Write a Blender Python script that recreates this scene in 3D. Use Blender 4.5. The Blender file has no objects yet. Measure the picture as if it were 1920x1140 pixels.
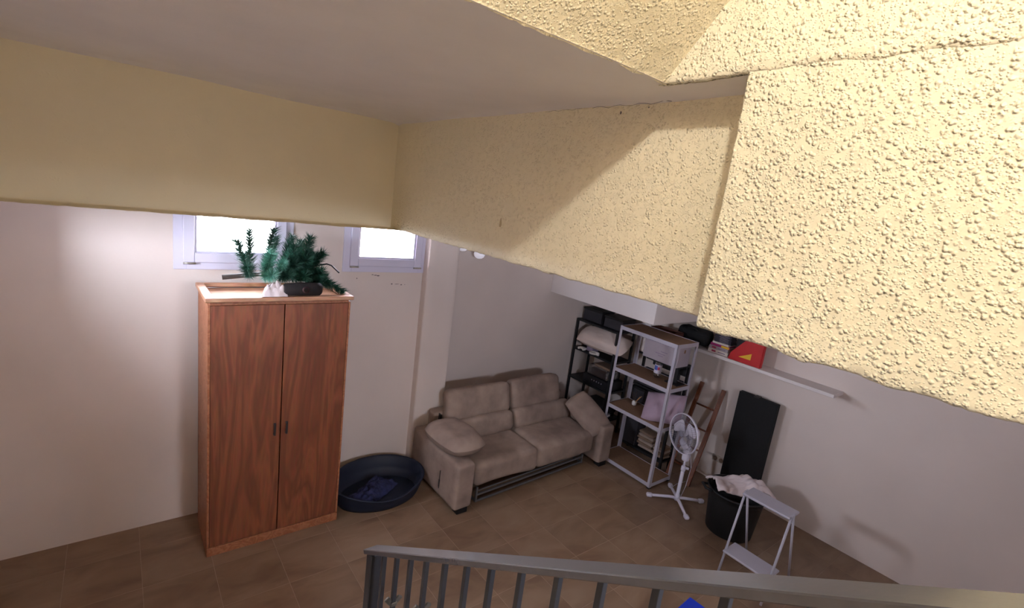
import bpy, bmesh, math, random
from mathutils import Vector, Matrix, noise
random.seed(7)
C = bpy.context.scene.collection
SC = bpy.context.scene
R = math.radians

# ------------------------------------------------------------------ camera, sky, lamps, exposure
EYE = 3.06
cam_d = bpy.data.cameras.new('camera'); cam = bpy.data.objects.new('camera', cam_d); C.objects.link(cam)
f_px, yaw, pitch, roll = 927.1, R(39.32), R(11.65), R(7.6)
fw = Vector((math.sin(yaw)*math.cos(pitch), math.cos(yaw)*math.cos(pitch), -math.sin(pitch)))
r0 = Vector((math.cos(yaw), -math.sin(yaw), 0)); u0 = r0.cross(fw)
rt = math.cos(roll)*r0 + math.sin(roll)*u0; up = -math.sin(roll)*r0 + math.cos(roll)*u0
cam.matrix_world = Matrix(((rt.x, up.x, -fw.x, 0), (rt.y, up.y, -fw.y, 0), (rt.z, up.z, -fw.z, EYE), (0, 0, 0, 1)))
cam_d.sensor_fit = 'HORIZONTAL'; cam_d.sensor_width = 36; cam_d.lens = f_px/1920*36
cam_d.clip_start = .02; cam_d.clip_end = 200
SC.camera = cam

w = bpy.data.worlds.new('overcast_sky'); SC.world = w; w.use_nodes = True
bg = w.node_tree.nodes['Background']
bg.inputs[0].default_value = (.84, .87, 1.0, 1); bg.inputs[1].default_value = 141.0

XL_ = -.75
def area_portal(name, loc, rot, sx, sy):
    l = bpy.data.lights.new(name, 'AREA'); l.shape = 'RECTANGLE'; l.size = sx; l.size_y = sy
    l.cycles.is_portal = True
    o = bpy.data.objects.new(name, l); C.objects.link(o); o.location = loc; o.rotation_euler = rot
area_portal('portal', (2.087, 4.8, 2.52), (R(-90), 0, 0), .75, .54)
area_portal('portal', (.77, 4.8, 2.52), (R(-90), 0, 0), .75, .54)

area_portal('portal', (XL_-.2, 3.525, 2.52), (0, R(-90), 0), .54, .8)
area_portal('portal', (1.55, -1.8, 2.52), (R(90), 0, 0), .9, .54)

l = bpy.data.lights.new('stair_lamp', 'POINT'); l.energy = 192; l.color = (1, .965, .90); l.shadow_soft_size = .07
o = bpy.data.objects.new('stair_lamp', l); C.objects.link(o); o.location = (-.56, -.59, 4.79)

SC.view_settings.view_transform = 'Standard'; SC.view_settings.look = 'None'
SC.view_settings.exposure = 0.0; SC.view_settings.gamma = 1.0; SC.view_settings.use_curve_mapping = False
SC.cycles.max_bounces = 10; SC.cycles.diffuse_bounces = 7; SC.cycles.transparent_max_bounces = 12
SC.cycles.use_denoising = True; SC.cycles.sample_clamp_indirect = 6.0

# ------------------------------------------------------------------ materials
def s2l(c):
    return tuple((x/12.92 if x <= .04045 else ((x+.055)/1.055)**2.4) for x in c)
def mat(name, col, rough=.6, var=0.0, scale=6.0, bump=0.0, bscale=80.0, metal=0.0, spec=.5, col2=None, stretch=None, detail=4, bdist=.004):
    m = bpy.data.materials.new(name); m.use_nodes = True
    nt = m.node_tree; N = nt.nodes; L = nt.links
    p = N['Principled BSDF']; c = s2l(col)
    p.inputs['Base Color'].default_value = (*c, 1)
    p.inputs['Roughness'].default_value = rough; p.inputs['Metallic'].default_value = metal
    p.inputs['Specular IOR Level'].default_value = spec
    tc = N.new('ShaderNodeTexCoord'); co = tc.outputs['Object']
    if stretch:
        mp = N.new('ShaderNodeMapping'); mp.inputs['Scale'].default_value = stretch
        L.new(co, mp.inputs['Vector']); co = mp.outputs['Vector']
    if var > 0 or col2:
        n = N.new('ShaderNodeTexNoise'); n.inputs['Scale'].default_value = scale; n.inputs['Detail'].default_value = detail
        L.new(co, n.inputs['Vector'])
        r = N.new('ShaderNodeValToRGB'); r.color_ramp.elements[0].position = .32; r.color_ramp.elements[1].position = .68
        a = c if not col2 else c
        b = s2l(col2) if col2 else tuple(min(1, x*(1+var)) for x in c)
        if not col2: a = tuple(x*(1-var) for x in c)
        r.color_ramp.elements[0].color = (*a, 1); r.color_ramp.elements[1].color = (*b, 1)
        L.new(n.outputs['Fac'], r.inputs['Fac']); L.new(r.outputs['Color'], p.inputs['Base Color'])
    if bump > 0:
        n2 = N.new('ShaderNodeTexNoise'); n2.inputs['Scale'].default_value = bscale; n2.inputs['Detail'].default_value = 3
        L.new(co, n2.inputs['Vector'])
        b = N.new('ShaderNodeBump'); b.inputs['Strength'].default_value = bump; b.inputs['Distance'].default_value = bdist
        L.new(n2.outputs['Fac'], b.inputs['Height']); L.new(b.outputs['Normal'], p.inputs['Normal'])
    return m

def stucco(name, col, amount, rough=.55, scale=70, spec=.5, cover=.46, dist=.003):
    """plaster with small raised blobs"""
    m = bpy.data.materials.new(name); m.use_nodes = True
    nt = m.node_tree; N = nt.nodes; L = nt.links; p = N['Principled BSDF']
    c = s2l(col); p.inputs['Roughness'].default_value = rough; p.inputs['Specular IOR Level'].default_value = spec
    tc = N.new('ShaderNodeTexCoord')
    n0 = N.new('ShaderNodeTexNoise'); n0.inputs['Scale'].default_value = 2.2; n0.inputs['Detail'].default_value = 5
    L.new(tc.outputs['Object'], n0.inputs['Vector'])
    r = N.new('ShaderNodeValToRGB'); r.color_ramp.elements[0].position = .3; r.color_ramp.elements[1].position = .7
    r.color_ramp.elements[0].color = (*(x*.955 for x in c), 1); r.color_ramp.elements[1].color = (*(min(1, x*1.03) for x in c), 1)
    L.new(n0.outputs['Fac'], r.inputs['Fac']); L.new(r.outputs['Color'], p.inputs['Base Color'])
    def drops(sc, r0, r1, cover):
        wn = N.new('ShaderNodeTexNoise'); wn.inputs['Scale'].default_value = sc*.7; L.new(tc.outputs['Object'], wn.inputs['Vector'])
        va = N.new('ShaderNodeVectorMath'); va.operation = 'MULTIPLY_ADD'; va.inputs[1].default_value = (.5/sc,)*3
        L.new(wn.outputs['Color'], va.inputs[0]); L.new(tc.outputs['Object'], va.inputs[2])
        vo = N.new('ShaderNodeTexVoronoi'); vo.feature = 'SMOOTH_F1'; vo.inputs['Scale'].default_value = sc; vo.inputs['Smoothness'].default_value = .35
        L.new(va.outputs[0], vo.inputs['Vector'])
        mr = N.new('ShaderNodeMapRange'); mr.interpolation_type = 'SMOOTHSTEP'
        mr.inputs['From Min'].default_value = r1; mr.inputs['From Max'].default_value = r0
        L.new(vo.outputs['Distance'], mr.inputs['Value'])
        n3 = N.new('ShaderNodeTexNoise'); n3.inputs['Scale'].default_value = sc*.33; n3.inputs['Detail'].default_value = 2; L.new(tc.outputs['Object'], n3.inputs['Vector'])
        m3 = N.new('ShaderNodeMapRange'); m3.interpolation_type = 'SMOOTHSTEP'; m3.inputs['From Min'].default_value = cover; m3.inputs['From Max'].default_value = cover+.16
        L.new(n3.outputs['Fac'], m3.inputs['Value'])
        mm = N.new('ShaderNodeMath'); mm.operation = 'MULTIPLY'; L.new(mr.outputs[0], mm.inputs[0]); L.new(m3.outputs[0], mm.inputs[1]); return mm
    d1 = drops(scale, .12, .52, cover); d2 = drops(scale*2.1, .1, .5, cover)
    ad = N.new('ShaderNodeMath'); ad.operation = 'MULTIPLY_ADD'; ad.inputs[1].default_value = .45; L.new(d2.outputs[0], ad.inputs[0]); L.new(d1.outputs[0], ad.inputs[2])
    nf = N.new('ShaderNodeTexNoise'); nf.inputs['Scale'].default_value = 24; nf.inputs['Detail'].default_value = 4; L.new(tc.outputs['Object'], nf.inputs['Vector'])
    mul = N.new('ShaderNodeMath'); mul.operation = 'MULTIPLY_ADD'; mul.inputs[1].default_value = .6; L.new(nf.outputs['Fac'], mul.inputs[0]); L.new(ad.outputs[0], mul.inputs[2])
    b = N.new('ShaderNodeBump'); b.inputs['Strength'].default_value = amount; b.inputs['Distance'].default_value = dist
    L.new(mul.outputs['Value'], b.inputs['Height']); L.new(b.outputs['Normal'], p.inputs['Normal'])
    return m

def wood(name, c1, c2, stretch=(9, 9, .9), scale=1.3, rough=.45):
    m = bpy.data.materials.new(name); m.use_nodes = True
    nt = m.node_tree; N = nt.nodes; L = nt.links; p = N['Principled BSDF']; p.inputs['Roughness'].default_value = rough
    tc = N.new('ShaderNodeTexCoord'); mp = N.new('ShaderNodeMapping'); mp.inputs['Scale'].default_value = stretch
    L.new(tc.outputs['Object'], mp.inputs['Vector'])
    n = N.new('ShaderNodeTexNoise'); n.inputs['Scale'].default_value = scale; n.inputs['Detail'].default_value = 3; n.inputs['Distortion'].default_value = 1.2
    L.new(mp.outputs['Vector'], n.inputs['Vector'])
    s = N.new('ShaderNodeMath'); s.operation = 'MULTIPLY'; s.inputs[1].default_value = 5.0
    L.new(n.outputs['Fac'], s.inputs[0])
    fr = N.new('ShaderNodeMath'); fr.operation = 'PINGPONG'; fr.inputs[1].default_value = .5
    L.new(s.outputs[0], fr.inputs[0])
    r = N.new('ShaderNodeValToRGB')
    r.color_ramp.elements[0].color = (*s2l(c1), 1); r.color_ramp.elements[1].color = (*s2l(c2), 1)
    r.color_ramp.elements[0].position = .05; r.color_ramp.elements[1].position = .45
    L.new(fr.outputs[0], r.inputs['Fac'])
    n2 = N.new('ShaderNodeTexNoise'); n2.inputs['Scale'].default_value = 14; n2.inputs['Detail'].default_value = 5
    L.new(mp.outputs['Vector'], n2.inputs['Vector'])
    mx = N.new('ShaderNodeMix'); mx.data_type = 'RGBA'; mx.blend_type = 'OVERLAY'; mx.inputs['Factor'].default_value = .3
    L.new(r.outputs['Color'], mx.inputs['A']); L.new(n2.outputs['Color'], mx.inputs['B'])
    hs = N.new('ShaderNodeHueSaturation'); hs.inputs['Saturation'].default_value = 1.0
    L.new(mx.outputs['Result'], hs.inputs['Color']); L.new(hs.outputs['Color'], p.inputs['Base Color'])
    return m

def clear(name, tint, gloss=.08, tr=.92):
    m = bpy.data.materials.new(name); m.use_nodes = True
    nt = m.node_tree; N = nt.nodes; L = nt.links; N.remove(N['Principled BSDF'])
    t = N.new('ShaderNodeBsdfTransparent'); t.inputs[0].default_value = (*tint, 1)
    g = N.new('ShaderNodeBsdfGlossy'); g.inputs['Roughness'].default_value = .06
    mx = N.new('ShaderNodeMixShader'); mx.inputs[0].default_value = gloss
    L.new(t.outputs[0], mx.inputs[1]); L.new(g.outputs[0], mx.inputs[2]); L.new(mx.outputs[0], N['Material Output'].inputs[0])
    return m

def tile_material():
    m = bpy.data.materials.new('beige_marble_tile'); m.use_nodes = True
    nt = m.node_tree; N = nt.nodes; L = nt.links; p = N['Principled BSDF']
    p.inputs['Roughness'].default_value = .34; p.inputs['Specular IOR Level'].default_value = .4
    ge = N.new('ShaderNodeNewGeometry'); oi = N.new('ShaderNodeObjectInfo')
    # every tile takes its own piece of the marble
    sc = N.new('ShaderNodeVectorMath'); sc.operation = 'SCALE'; sc.inputs['Scale'].default_value = 30
    cb = N.new('ShaderNodeCombineXYZ'); L.new(oi.outputs['Random'], cb.inputs[0]); L.new(oi.outputs['Random'], cb.inputs[1])
    L.new(cb.outputs[0], sc.inputs[0])
    ad = N.new('ShaderNodeVectorMath'); L.new(ge.outputs['Position'], ad.inputs[0]); L.new(sc.outputs[0], ad.inputs[1])
    mp = N.new('ShaderNodeMapping'); mp.inputs['Scale'].default_value = (1.0, 2.2, 1); mp.inputs['Rotation'].default_value = (0, 0, .5)
    L.new(ad.outputs[0], mp.inputs['Vector'])
    n = N.new('ShaderNodeTexNoise'); n.inputs['Scale'].default_value = 2.1; n.inputs['Detail'].default_value = 5; n.inputs['Distortion'].default_value = .8
    L.new(mp.outputs[0], n.inputs['Vector'])
    r = N.new('ShaderNodeValToRGB'); e = r.color_ramp.elements
    e[0].position = .3; e[0].color = (*s2l((.45, .35, .275)), 1); e[1].position = .72; e[1].color = (*s2l((.56, .47, .385)), 1)
    x = e.new(.5); x.color = (*s2l((.51, .415, .33)), 1)
    L.new(n.outputs['Fac'], r.inputs['Fac'])
    v = N.new('ShaderNodeMapRange'); v.inputs['To Min'].default_value = .94; v.inputs['To Max'].default_value = 1.05
    L.new(oi.outputs['Random'], v.inputs['Value'])
    h = N.new('ShaderNodeHueSaturation'); L.new(v.outputs[0], h.inputs['Value']); L.new(r.outputs['Color'], h.inputs['Color'])
    L.new(h.outputs['Color'], p.inputs['Base Color'])
    return m

M = {}
M['cream'] = stucco('cream_stucco', (.93, .89, .77), .9, .5, 88, .5, .41, .0038)
M['cream_soft'] = stucco('soft_cream_plaster', (.93, .89, .77), .35, .55, 70, .4, .52, .002)
M['cream_coarse'] = stucco('coarse_cream_stucco', (.91, .885, .785), .9, .5, 74, .5, .36, .005)
M['cream_gloss'] = stucco('glossy_cream_stucco', (.915, .885, .775), .9, .24, 88, .7, .36, .0042)
M['ceiling'] = mat('mauve_white_ceiling_paint', (.92, .905, .90), .7, .03, 3, .12, 60)
M['wall'] = mat('off_white_wall_paint', (.87, .82, .785), .75, .035, 1.8, .15, 45, bdist=.003)
M['white_paint'] = mat('white_wall_paint', (.88, .85, .835), .7, .02, 3, .08, 60)
M['grout'] = mat('brown_grout', (.60, .52, .45), .9, .08, 20)
M['tile'] = tile_material()
M['pvc'] = mat('white_window_plastic', (.84, .83, .90), .35, .01, 5)
M['pane'] = clear('window_glass', (.97, .98, 1), .06)
M['steel'] = mat('hinge_steel', (.72, .70, .66), .35, .08, 40, metal=.8)
M['dark_mark'] = mat('grey_scuff', (.36, .33, .33), .9, .2, 60)
M['wood'] = wood('red_brown_pine', (.43, .235, .148), (.52, .30, .19), (4, 4, .55), 1.3)
M['wood_edge'] = wood('pine_edge', (.56, .34, .22), (.64, .42, .29), (9, 9, 9), 1.0)
M['wood_top'] = wood('pine_top', (.66, .48, .36), (.74, .57, .45), (1.2, 9, 9), 1.0, .38)
M['handle'] = mat('dark_handle', (.16, .13, .12), .5, .1, 30)
M['needle'] = mat('dark_green_needles', (.10, .29, .22), .6, .35, 9)
M['needle_pale'] = mat('pale_green_needles', (.36, .60, .52), .6, .3, 9)
M['branch'] = mat('branch_brown', (.17, .13, .10), .8, .2, 40)
M['bark'] = mat('dark_brown_wrap', (.095, .06, .06), .85, .35, 25, .5, 50)
M['bark_red'] = mat('dark_red_mark', (.17, .06, .075), .8, .2, 40)
M['navy'] = mat('navy_plastic', (.065, .10, .18), .62, .12, 8, .05, 90)
M['blanket'] = mat('blue_blanket', (.15, .165, .32), .95, .4, 22, .7, 120)
M['suede'] = mat('taupe_suede', (.495, .425, .385), .92, .0, 5.5, .25, 240, spec=.2, col2=(.60, .525, .475), detail=6, bdist=.002)
M['suede_seam'] = mat('taupe_piping', (.56, .46, .40), .9, .1, 40)
M['black'] = mat('black_plastic', (.06, .06, .065), .5, .2, 20)
M['black_metal'] = mat('black_shelf_metal', (.07, .075, .085), .5, .15, 12)
M['grey_metal'] = mat('grey_mechanism_metal', (.45, .45, .46), .4, .1, 20, metal=.6)
M['white_metal'] = mat('white_painted_metal', (.70, .685, .725), .45, .02, 9)
M['hardboard'] = mat('brown_hardboard', (.52, .40, .30), .8, .08, 40, .1, 200)
M['fan_white'] = mat('white_fan_plastic', (.84, .82, .87), .42, .02, 9)
M['cage'] = mat('fan_cage_wire', (.50, .485, .53), .4, .02, 9)
M['ladder'] = wood('ladder_wood', (.40, .215, .12), (.48, .27, .16), (9, 9, 1.2), 1.6)
M['pillow'] = mat('cream_pillow', (.86, .79, .75), .95, .03, 6, .2, 60)
M['lilac'] = mat('lilac_pillow', (.68, .60, .665), .95, .05, 9, .3, 60)
M['carton'] = mat('white_carton', (.66, .62, .65), .7, .03, 8)
M['print'] = mat('grey_print', (.55, .50, .58), .8, .05, 40)
M['clear'] = clear('clear_plastic', (.74, .76, .80), .38)
M['clear'].node_tree.nodes['Glossy BSDF'].inputs['Roughness'].default_value = .18
M['label'] = mat('bottle_label', (.86, .84, .90), .5, .02, 10)
M['label_blue'] = mat('bottle_label_blue', (.30, .38, .68), .5, .1, 30)
M['label_red'] = mat('bottle_label_red', (.68, .25, .35), .5, .1, 30)
M['ceramic'] = mat('white_ceramic', (.88, .86, .84), .4, .02, 9)
M['reed'] = mat('reed_stick', (.70, .53, .36), .8, .1, 40)
M['reed_dark'] = mat('dark_reed', (.26, .20, .17), .8, .1, 40)
M['railing'] = mat('grey_painted_iron', (.31, .315, .345), .26, .07, 25, .08, 70, spec=.55)
for nm, cw in (('railing', 1.0),):
    p_ = M[nm].node_tree.nodes['Principled BSDF']; p_.inputs['Coat Weight'].default_value = cw; p_.inputs['Coat Roughness'].default_value = .14
M['railing_dark'] = mat('dark_grey_baluster', (.15, .155, .17), .42, .07, 25)
M['collar'] = mat('silver_collar', (.38, .37, .35), .35, .1, 40, metal=.5)
M['white_cloth'] = mat('white_cloth', (.87, .82, .82), .95, .03, 9, .3, 120)
M['basket'] = mat('black_basket_plastic', (.055, .055, .06), .6, .2, 20)
M['blue_box'] = mat('bright_blue_plastic', (.05, .20, .72), .5, .08, 12)
M['red'] = mat('red_plastic', (.72, .07, .08), .5, .06, 12)
M['yellow'] = mat('yellow_mark', (.90, .72, .15), .5, .04, 12)
M['magenta'] = mat('magenta_cover', (.62, .16, .42), .5, .05, 20)
M['dvd'] = mat('dark_disc_case', (.17, .15, .20), .4, .3, 14)
M['dvd_text'] = mat('disc_case_print', (.55, .52, .58), .5, .2, 60)
M['paper'] = mat('white_page', (.86, .82, .78), .8, .05, 80)
M['kraft'] = mat('tan_paper', (.50, .41, .34), .9, .1, 30)
M['old_cloth'] = mat('faded_cloth', (.60, .53, .48), .95, .12, 14, .3, 60)
M['dark_box'] = mat('dark_grey_box', (.20, .19, .21), .7, .1, 14)
M['crate'] = wood('dark_red_wood', (.26, .14, .11), (.36, .20, .15), (2, 9, 9), 1.5)
M['bag'] = mat('black_bag_fabric', (.06, .06, .065), .85, .2, 30, .3, 90)
M['stereo'] = mat('stereo_grey', (.10, .10, .115), .4, .15, 12)
M['glow'] = mat('white_lamp_glass', (.95, .94, .98), .3)
M['socket'] = mat('socket_plastic', (.72, .67, .62), .45, .02, 20)
M['stair'] = mat('stair_stone', (.86, .84, .82), .5, .1, 5)
pg = M['glow'].node_tree.nodes['Principled BSDF']
pg.inputs['Emission Color'].default_value = (.9, .88, 1, 1); pg.inputs['Emission Strength'].default_value = .35

# ------------------------------------------------------------------ mesh helpers
class MB:
    def __init__(s): s.v = []; s.f = []; s.sm = []
    def add(s, vs, fs, smooth=False):
        k = len(s.v); s.v += [Vector(v) for v in vs]; s.f += [[i+k for i in f] for f in fs]; s.sm += [smooth]*len(fs); return s
    def bm(s, bm, mtx=None, smooth=False):
        bm.verts.index_update()
        vs = [(mtx @ v.co) if mtx else v.co.copy() for v in bm.verts]
        s.add(vs, [[v.index for v in f.verts] for f in bm.faces], smooth); bm.free(); return s
    def box(s, lo, hi, b=0.0, mtx=None, seg=1):
        lo = Vector(lo); hi = Vector(hi); bm = bmesh.new(); bmesh.ops.create_cube(bm, size=1)
        for v in bm.verts: v.co = Vector((lo[i]+(v.co[i]+.5)*(hi[i]-lo[i]) for i in range(3)))
        if b: bmesh.ops.bevel(bm, geom=bm.edges[:], offset=b, segments=seg, affect='EDGES', profile=.6)
        return s.bm(bm, mtx, smooth=seg > 1)
    def beam(s, a, b, w, h, bev=0.0, upv=(0, 0, 1)):
        a = Vector(a); b = Vector(b); d = b-a; z = d.normalized(); x = Vector(upv).cross(z)
        if x.length < 1e-5: x = Vector((1, 0, 0)).cross(z)
        x.normalize(); y = z.cross(x)
        m = Matrix(((x.x, y.x, z.x, a.x), (x.y, y.y, z.y, a.y), (x.z, y.z, z.z, a.z), (0, 0, 0, 1)))
        return s.box((-w/2, -h/2, 0), (w/2, h/2, d.length), bev, m)
    def tube(s, pts, r, n=8, cap=True, smooth=True):
        pts = [Vector(p) for p in pts]; rs = r if isinstance(r, (list, tuple)) else [r]*len(pts)
        ref = Vector((0, 0, 1)); vs = []; prev = None
        for i, p in enumerate(pts):
            t = (pts[min(i+1, len(pts)-1)]-pts[max(i-1, 0)]).normalized()
            if prev is None:
                x = t.cross(ref)
                if x.length < 1e-3: x = t.cross(Vector((1, 0, 0)))
            else: x = prev - t*prev.dot(t)
            x.normalize(); prev = x; y = t.cross(x)
            vs += [p+(x*math.cos(a)+y*math.sin(a))*rs[i] for a in (2*math.pi*k/n for k in range(n))]
        fs = [[i*n+k, i*n+(k+1) % n, (i+1)*n+(k+1) % n, (i+1)*n+k] for i in range(len(pts)-1) for k in range(n)]
        s.add(vs, fs, smooth)
        if cap:
            k = len(s.v)-len(vs); s.f += [[k+i for i in range(n)][::-1], [k+(len(pts)-1)*n+i for i in range(n)]]; s.sm += [False, False]
        return s
    def lathe(s, prof, n=24, mtx=None, sx=1, sy=1, smooth=True, closed=False):
        vs = []
        for r_, z in prof:
            for k in range(n):
                a = 2*math.pi*k/n; v = Vector((r_*math.cos(a)*sx, r_*math.sin(a)*sy, z)); vs.append(mtx @ v if mtx else v)
        m_ = len(prof); fs = []
        for i in range(m_-1 + (1 if closed else 0)):
            j = (i+1) % m_
            fs += [[i*n+k, i*n+(k+1) % n, j*n+(k+1) % n, j*n+k] for k in range(n)]
        return s.add(vs, fs, smooth)
    def grid(s, fn, nu, nv, smooth=True, flip=False):
        vs = [fn(u/nu, v/nv) for v in range(nv+1) for u in range(nu+1)]
        fs = []
        for v in range(nv):
            for u in range(nu):
                q = [v*(nu+1)+u, v*(nu+1)+u+1, (v+1)*(nu+1)+u+1, (v+1)*(nu+1)+u]
                fs.append(q[::-1] if flip else q)
        return s.add(vs, fs, smooth)
    def rbox(s, size, r, n=10, mtx=None, disp=None):
        """rounded soft block centred on the origin"""
        hx = [x/2 for x in size]; bm = bmesh.new(); bmesh.ops.create_cube(bm, size=2)
        bmesh.ops.subdivide_edges(bm, edges=bm.edges[:], cuts=n, use_grid_fill=True)
        for v in bm.verts:
            p = v.co.copy()
            # push the cuts towards the rims
            p = Vector((math.copysign(abs(c)**.6, c) for c in p))
            p = Vector((p[i]*hx[i] for i in range(3)))
            inner = Vector((max(-hx[i]+r, min(hx[i]-r, p[i])) for i in range(3)))
            d = p-inner
            nrm = d.normalized() if d.length > 1e-6 else Vector((0, 0, 0))
            q = inner+nrm*r if d.length > 1e-6 else p
            if disp: q = q+disp(q, nrm)
            v.co = q
        return s.bm(bm, mtx, True)
    def pillow(s, wx, wy, t, mtx=None, n=22, seed=0, ear=.10, rnd=.6):
        def side(sg):
            def fn(u, v):
                a = 2*u-1; b = 2*v-1
                kk = .34*rnd
                x = wx/2*a*math.sqrt(1-kk*b*b)*(1-ear*(1-b*b)*0.5*abs(a)**3); y = wy/2*b*math.sqrt(1-kk*a*a)*(1-ear*(1-a*a)*.5*abs(b)**3)
                h = max(0, (1-a**4))**.6*max(0, (1-b**4))**.6
                nz = noise.noise(Vector((x*7+seed, y*7, sg)))*.012*h+noise.noise(Vector((x*18+seed, y*18, sg)))*.004*h
                p = Vector((x, y, sg*(t/2*h)+nz)); return mtx @ p if mtx else p
            return fn
        s.grid(side(1), n, n); s.grid(side(-1), n, n, flip=True); return s

def link(name, mesh, material, parent=None):
    o = bpy.data.objects.new(name, mesh); C.objects.link(o)
    if material and not mesh.materials: mesh.materials.append(material)
    if parent: o.parent = parent
    return o
def obj(name, mb, material, parent=None, off=None):
    me = bpy.data.meshes.new(name)
    off = Vector(off) if off else (Vector(parent['base']) if parent and 'base' in parent.keys() else Vector((0, 0, 0)))
    me.from_pydata([tuple(v-off) for v in mb.v], [], mb.f); me.update()
    me.polygons.foreach_set('use_smooth', mb.sm)
    return link(name, me, material, parent)
def thing(name, label, cat, base=(0, 0, 0), group=None):
    o = bpy.data.objects.new(name, None); C.objects.link(o); o.location = base; o.empty_display_size = .1
    o['label'] = label; o['category'] = cat
    if group: o['group'] = group
    o['base'] = list(base)          # parts are written in room coordinates
    return o
def tag(o, label, cat, group=None):
    o['label'] = label; o['category'] = cat
    if group: o['group'] = group
    return o
def struct(name, mb, m, parent=None):
    o = obj(name, mb, m, parent)
    if not parent: o['kind'] = 'structure'
    return o
def tube_part(name, pts, r, m, parent, n=8):
    return obj(name, MB().tube(pts, r, n), m, parent)
def frame_mtx(o, x, y, z):
    return Matrix(((x[0], y[0], z[0], o[0]), (x[1], y[1], z[1], o[1]), (x[2], y[2], z[2], o[2]), (0, 0, 0, 1)))
def axes(o, u, n):
    """matrix with local x along u, local z along n (made square)"""
    x = Vector(u).normalized(); z = Vector(n); z = (z-x*z.dot(x)).normalized(); y = z.cross(x)
    return frame_mtx(Vector(o), x, y, z)

# ------------------------------------------------------------------ the room shell
YW, YS, XR, XL, YB = 4.60, 4.86, 5.75, -.75, -1.6      # window wall, sofa wall, right wall, left wall, rear wall
ZC, ZT = 2.75, 3.50                                    # room ceiling, stairwell ceiling
floor = struct('floor', MB().box((XL-.3, YB-.3, -.25), (XR+.3, YS+.3, -.0012)), M['grout'])
# floor tiles, one object each
TX, TY, TS = 3.19, 3.395, .445
tb = MB().box((0, 0, -.0011), (TS-.004, TS-.004, 0), .0006)
tile_me = None
k0 = math.floor((XL-TX)/TS); k1 = math.ceil((XR-TX)/TS); j0 = math.floor((YB-TY)/TS); j1 = math.ceil((YS-TY)/TS)
for j in range(j0, j1):
    for k in range(k0, k1):
        x, y = TX+k*TS, TY+j*TS
        if x+TS/2 < .72 and y+TS/2 < 2.8: continue       # under the stair
        if tile_me is None:
            o = obj('tile', tb, M['tile'], floor); tile_me = o.data
        else: o = link('tile', tile_me, None, floor)
        o.location = (x+.002, y+.002, 0)

# window wall with its two openings
W1, W2 = (1.65, 2.524), (.33, 1.204); WZ = (2.205, 2.84)
mb = MB()
def hole_wall(mb, xs, z_lo, z_hi, y0, y1):
    x = XL-.3
    for a, b in xs:
        mb.box((x, y0, 0), (a, y1, ZT)); mb.box((a, y0, 0), (b, y1, z_lo)); mb.box((a, y0, z_hi), (b, y1, ZT)); x = b
    mb.box((x, y0, 0), (2.60, y1, ZT))
hole_wall(mb, [(W2[0]+.03, W2[1]-.03), (W1[0]+.03, W1[1]-.03)], WZ[0]+.03, WZ[1]-.03, YW, YW+.3)
wall_back = struct('wall_back', mb, M['wall'])
# the pier right of the window, standing proud of both walls
def pier_pt(u, v):
    z = v*2.96
    prof = [(2.503, YW), (2.508, 4.507), (2.516, 4.50), (2.84, 4.495), (2.868, 4.50), (2.876, 4.515), (2.876, YS+.02)]
    t = u*(len(prof)-1); i = min(int(t), len(prof)-2); fr = t-i
    p = Vector((prof[i][0]*(1-fr)+prof[i+1][0]*fr, prof[i][1]*(1-fr)+prof[i+1][1]*fr, z))
    w_ = noise.noise(Vector((p.x*3, p.y*3, z*2.2)))*.006
    step = .006 if z > 2.03+.02*noise.noise(Vector((p.x*9, 0, 3))) else 0
    return p+Vector((w_*.6, -step*.6+w_, 0))
struct('wall_pier', MB().grid(pier_pt, 24, 70, flip=True), M['wall'])
struct('wall_sofa', MB().box((2.6, YS, 0), (XR+.3, YS+.3, ZT)), M['wall'])
struct('wall_right', MB().box((XR, YB-.3, 0), (XR+.3, YS, ZT)), M['wall'])
mb = MB().box((XL-.3, YB-.3, 0), (XL, 3.13, 6.9)).box((XL-.3, 3.92, 0), (XL, YW, 6.9)).box((XL-.3, 3.13, 0), (XL, 3.92, WZ[0]+.03)).box((XL-.3, 3.13, WZ[1]-.03), (XL, 3.92, 6.9))
struct('wall_left', mb, M['wall'])
mb = MB().box((XL-.3, YB-.3, 0), (1.08, YB, 6.9)).box((2.02, YB-.3, 0), (XR+.3, YB, 6.9)).box((1.08, YB-.3, 0), (2.02, YB, WZ[0]+.03)).box((1.08, YB-.3, WZ[1]-.03), (2.02, YB, 6.9))
struct('wall_front', mb, M['wall'])
# flat marks on the back wall
def blotch(name, pts, y, parent):
    for (x, z, a, b) in pts:
        m_ = MB(); n = 12
        vs = [(x+a*math.cos(2*math.pi*k/n)*(.7+.5*random.random()), y, z+b*math.sin(2*math.pi*k/n)*(.6+.6*random.random())) for k in range(n)]
        m_.add(vs, [list(range(n))]); obj(name, m_, M['dark_mark'], parent)
blotch('scuff_mark', [(1.955, 2.178, .012, .004), (1.985, 2.173, .02, .004), (2.015, 2.168, .015, .005), (2.165, 2.085, .010, .006), (2.27, 2.077, .009, .006), (2.31, 2.079, .005, .004), (1.80, 2.14, .005, .007), (2.22, 2.083, .03, .002)], YW-.0008, wall_back)

struct('ground_outside', MB().box((-14, YS+.3, 1.7), (18, 18, 1.95)).box((-14, -14, 1.7), (XL-.3, YS+.3, 1.95)).box((XL-.3, -14, 1.7), (18, YB-.3, 1.95)), mat('outside_gravel', (.55, .53, .50), .9, .1, 4))
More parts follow.
